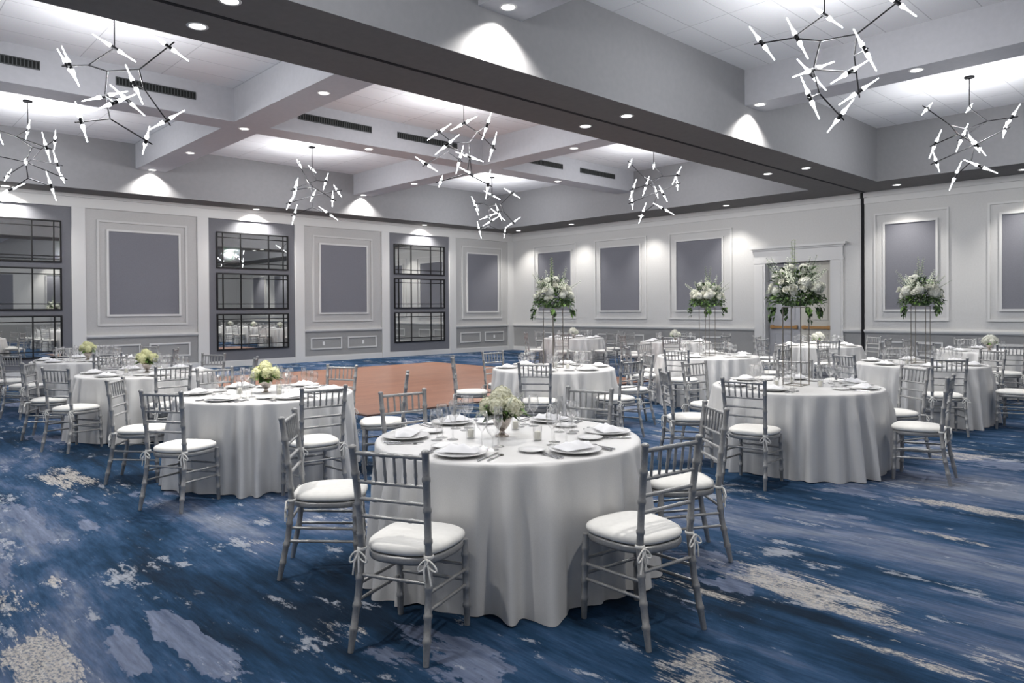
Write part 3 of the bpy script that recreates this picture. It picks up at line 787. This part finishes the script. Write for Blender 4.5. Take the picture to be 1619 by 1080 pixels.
def make_chandelier():
    root = empty('chandelier')
    m_ = MB(); m_.lathe([(.075,-.03),(.08,-.026),(.08,0)], 24); m_.build('canopy', M['black'], root)
    m_ = MB(); m_.tube([(0,0,-.02),(0,0,-STEM)], .008, 8); m_.build('stem', M['black'], root)
    O = Vector((0,0,-STEM)); V = {k: Vector((v[0]*1.0, v[1]*1.5, v[2]))+O for k, v in CH.items()}
    for (p, q) in ARMS:
        m_ = MB(); e = V[q] + ((V[q]-V[p]).normalized()*.10 if q in PAIRS and q not in ('D',) else Vector())
        m_.tube([V[p], e], .0095, 7); am = m_.build('arm', M['black'], root)
    for kx, d in PAIRS.items():
        d = Vector(d).normalized()
        m_ = MB(); m_.tube([V[kx]-d*.045, V[kx]+d*.045], .023, 8); m_.build('socket', M['black'], root)
        for s_ in (1, -1):
            o = link('light_tube', BM, root, V[kx]); o.rotation_mode = 'QUATERNION'; o.rotation_quaternion = (d*s_).to_track_quat('Z', 'Y')
    return root
CHAND = [(-16.0,-9.25,-20,'above the low-bouquet tables, beside the main beam'), (-10.1,-9.35,120,'over the dance floor, beside the main beam'), (-4.08,-9.35,200,'by the door wall, beside the main beam'),
         (-16.0,-3.45,75,'in the ceiling bay before the cut-off mirrors'), (-10.1,-3.48,250,'in the ceiling bay before the middle mirrors'), (-4.04,-3.36,310,'in the ceiling bay at the room corner'),
         (-10.1,-16.1,-43,'large in the bay above the tall bouquet facing the door'), (-4.15,-16.1,170,'in the bay above the table past the black strip')]
c0 = None
for (x, y, rz, w) in CHAND:
    if c0 is None: c0 = make_chandelier(); o = c0
    else: o = copy_tree(c0)
    o.location = (x, y, ZC); o.rotation_euler = (0,0,R(rz))
    tag(o, f'lit black branching chandelier {w}', 'chandelier', 'branching chandeliers')
LAMP = []
def point(x, y, z, p, rad=.35):
    l = bpy.data.lights.new('chandelier_lamp', 'POINT'); l.energy = p; l.shadow_soft_size = rad; l.color = (.975,.985,1.)
    l.cycles.use_multiple_importance_sampling = False
    o = bpy.data.objects.new('chandelier_lamp', l); col.objects.link(o); o.location = (x, y, z); return o
def spot(x, y, z, p, ang=75, blend=.6, rad=.06, tilt=None):
    l = bpy.data.lights.new('downlight_lamp', 'SPOT'); l.energy = p; l.spot_size = R(ang); l.spot_blend = blend; l.shadow_soft_size = rad; l.color = (1.,.965,.91)
    l.cycles.use_multiple_importance_sampling = False
    o = bpy.data.objects.new('downlight_lamp', l); col.objects.link(o); o.location = (x, y, z); return o
PCH = 185
for (x, y, rz, w) in CHAND: point(x, y, ZC-1.05, PCH)
for (x, y) in ((-16,-16.1),(-21.8,-16.1),(-21.8,-9.3),(-21.8,-3.5),(-16,-22.6),(-10.1,-22.6),(-4.1,-22.6),(-21.8,-22.6)): point(x, y, ZC-1.05, PCH*(.35 if y < -20 else .8))

# ------------------------------------------------------------------ downlights
def make_dl():
    root = empty('recessed_downlight')
    m_ = MB(); m_.lathe([(.078,-.004),(.098,-.006),(.104,-.002),(.104,.0)], 28, capb=False, capt=False); m_.build('trim_ring', M['ltrim'], root)
    m_ = MB(); m_.lathe([(.001,-.003),(.080,-.003)], 24, capb=False, capt=False); m_.v = [(x,y,z) for x,y,z in m_.v]; m_.build('lens', M['lens'], root)
    return root
DL = [(-16.08,-12.43,ZS,'in the main beam, beside the dark slot, above second low-bouquet table'), (-16.08,-13.23,ZS,'in the main beam, cut off by the photo top'),
      (-10.2,-12.43,ZS,'in the main beam middle, mirror side of the dark slot'), (-10.2,-13.23,ZS,'in the main beam middle, camera side of the dark slot'),
      (-4.27,-12.40,ZS,'in the main beam end by door wall, mirror side of slot'), (-4.27,-13.23,ZS,'in the main beam end by door wall, camera side of slot'),
      (-15.9,-.25,ZS,'in the dark soffit over the cut-off mirrors'), (-10.1,-.25,ZS,'in the dark soffit over the middle mirrors'), (-4.30,-.25,ZS,'in the dark soffit over the corner mirrors'),
      (-.66,-1.0,ZS,'in the door wall soffit, first from room corner'), (-.66,-3.57,ZS,'in the door wall soffit, second from room corner'), (-.66,-6.44,ZS,'in the door wall soffit, third from room corner'),
      (-.66,-9.33,ZS,'in the door wall soffit, fourth from room corner'), (-.66,-13.74,ZS,'in the door wall soffit, just past the black strip'), (-.66,-16.2,ZS,'in the door wall soffit, at the photo edge'),
      (-13.06,-9.46,ZQ,'in the cross beam with vents behind, first from main beam'), (-13.06,-6.43,ZQ,'where the first two lattice beams cross'), (-13.06,-3.61,ZQ,'in the first cross beam, between crossing and mirror wall'), (-13.06,-1.07,ZQ,'at the first cross beam end, lighting a bright scallop'),
      (-7.15,-9.48,ZQ,'in the second cross beam, first from main beam'), (-7.15,-3.65,ZQ,'in the second cross beam, between crossing and mirror wall'), (-7.15,-1.07,ZQ,'at the second cross beam end, lighting a small scallop'),
      (-10.38,-6.5,ZQ,'in the lattice beam above the dance floor'), (-4.47,-6.5,ZQ,'in the lattice beam before the door wall'),
      (-13.12,-13.80,ZQ,'at cross beam end at photo top, lighting a wide scallop'), (-7.28,-13.80,ZQ,'at cross beam end behind the large chandelier, lighting a scallop'), (-7.24,-16.21,ZQ,'in the cross beam between the two chandeliers past main beam')]
d0 = None
for (x, y, z, w) in DL:
    if d0 is None: d0 = make_dl(); o = d0
    else: o = copy_tree(d0)
    o.location = (x, y, z)
    tag(o, f'lit round downlight {w}', 'downlight', 'recessed downlights')
    if abs(y+1.07) < .02 or abs(y+13.80) < .02: spot(x, y, z-.02, 380, 122, .5)
    elif y == -.25: spot(x, y, z-.02, 520, 130, .7)
    elif x == -.66: spot(x, y, z-.02, 235, 98, .75)
    else: spot(x, y, z-.02, 330, 95, .8)
for (x, y) in ((-13.06,-16.2),(-18.9,-16.2),(-18.9,-9.5),(-10.2,-19.6),(-16,-19.6),(-13.06,-22.5),(-4.3,-19.6)): spot(x, y, ZQ-.02, 330, 95, .8)
for (x, y) in ((-21.8,-12.43),(-21.8,-13.23),(-21.8,-.3),(-16,-25.3),(-10.1,-25.3),(-4.3,-25.3),(-21.8,-25.3)): spot(x, y, ZS-.02, 300, 90, .7)
for y in (-19.0,-21.8): spot(-.66, y, ZS-.02, 330, 85, .7)

# ------------------------------------------------------------------ air vents on the lattice beam
def make_vent(w):
    h = .135; root = empty('air_vent')
    m_ = MB(); m_.box((-w/2,-.006,0),(w/2,-.001,h)); m_.build('vent_back', M['ventd'], root)
    m_ = MB(); frame_xz(m_, -w/2, w/2, 0, h, .014, -.018, -.001); m_.build('frame', M['vent'], root)
    m_ = MB(); n = int(w/.05)
    for i in range(1, n): m_.box((-w/2+i*w/n-.007,-.014,.014), (-w/2+i*w/n+.007,-.006,h-.014))
    m_.build('grille', M['vent'], root)
    return root
VN = [(-17.05,-16.40,'at the photo edge, beside the chandelier'), (-15.35,-14.08,'behind the large chandelier'), (-12.15,-10.5,'just past the first cross beam'), (-9.85,-8.2,'beside the chandelier over dance floor'), (-5.95,-4.6,'just past the second cross beam'), (-3.9,-2.4,'closest to the door wall')]
for (x0, x1, w) in VN:
    o = make_vent(x1-x0); o.location = ((x0+x1)/2, -6.8, 5.245)
    tag(o, f'long dark air vent in the lattice beam {w}', 'vent', 'linear air vents')

# ------------------------------------------------------------------ camera, world, view
yaw, pitch, roll = .7568, -.0087, -.0067
d = Vector((math.sin(yaw)*math.cos(pitch), math.cos(yaw)*math.cos(pitch), math.sin(pitch)))
r = Vector((math.cos(yaw), -math.sin(yaw), 0)); u = r.cross(d)
c, s = math.cos(roll), math.sin(roll)
r2 = r*c + u*s; u2 = u*c - r*s
cam = bpy.data.cameras.new('camera'); co = bpy.data.objects.new('camera', cam); col.objects.link(co)
mw = Matrix((r2, u2, -d)).transposed().to_4x4(); mw.translation = Vector((-18.7561,-19.7962,1.54)); co.matrix_world = mw
cam.sensor_fit = 'HORIZONTAL'; cam.sensor_width = 36; cam.lens = 1138.2757/1619*36
cam.shift_y = (498.6522-540)/1619; cam.clip_start = .05; cam.clip_end = 100
sc.camera = co
w = bpy.data.worlds.new('world'); sc.world = w; w.use_nodes = True
w.node_tree.nodes['Background'].inputs[0].default_value = (.8,.85,1,1); w.node_tree.nodes['Background'].inputs[1].default_value = .1
sc.view_settings.view_transform = 'Standard'; sc.view_settings.look = 'None'; sc.view_settings.exposure = 0.; sc.view_settings.gamma = 1
sc.view_settings.use_curve_mapping = False
sc.cycles.use_denoising = True
sc.cycles.transparent_max_bounces = 24
sc.cycles.max_bounces = 7; sc.cycles.diffuse_bounces = 5; sc.cycles.glossy_bounces = 3
sc.cycles.sample_clamp_indirect = 4.
sc.cycles.caustics_reflective = False; sc.cycles.caustics_refractive = False
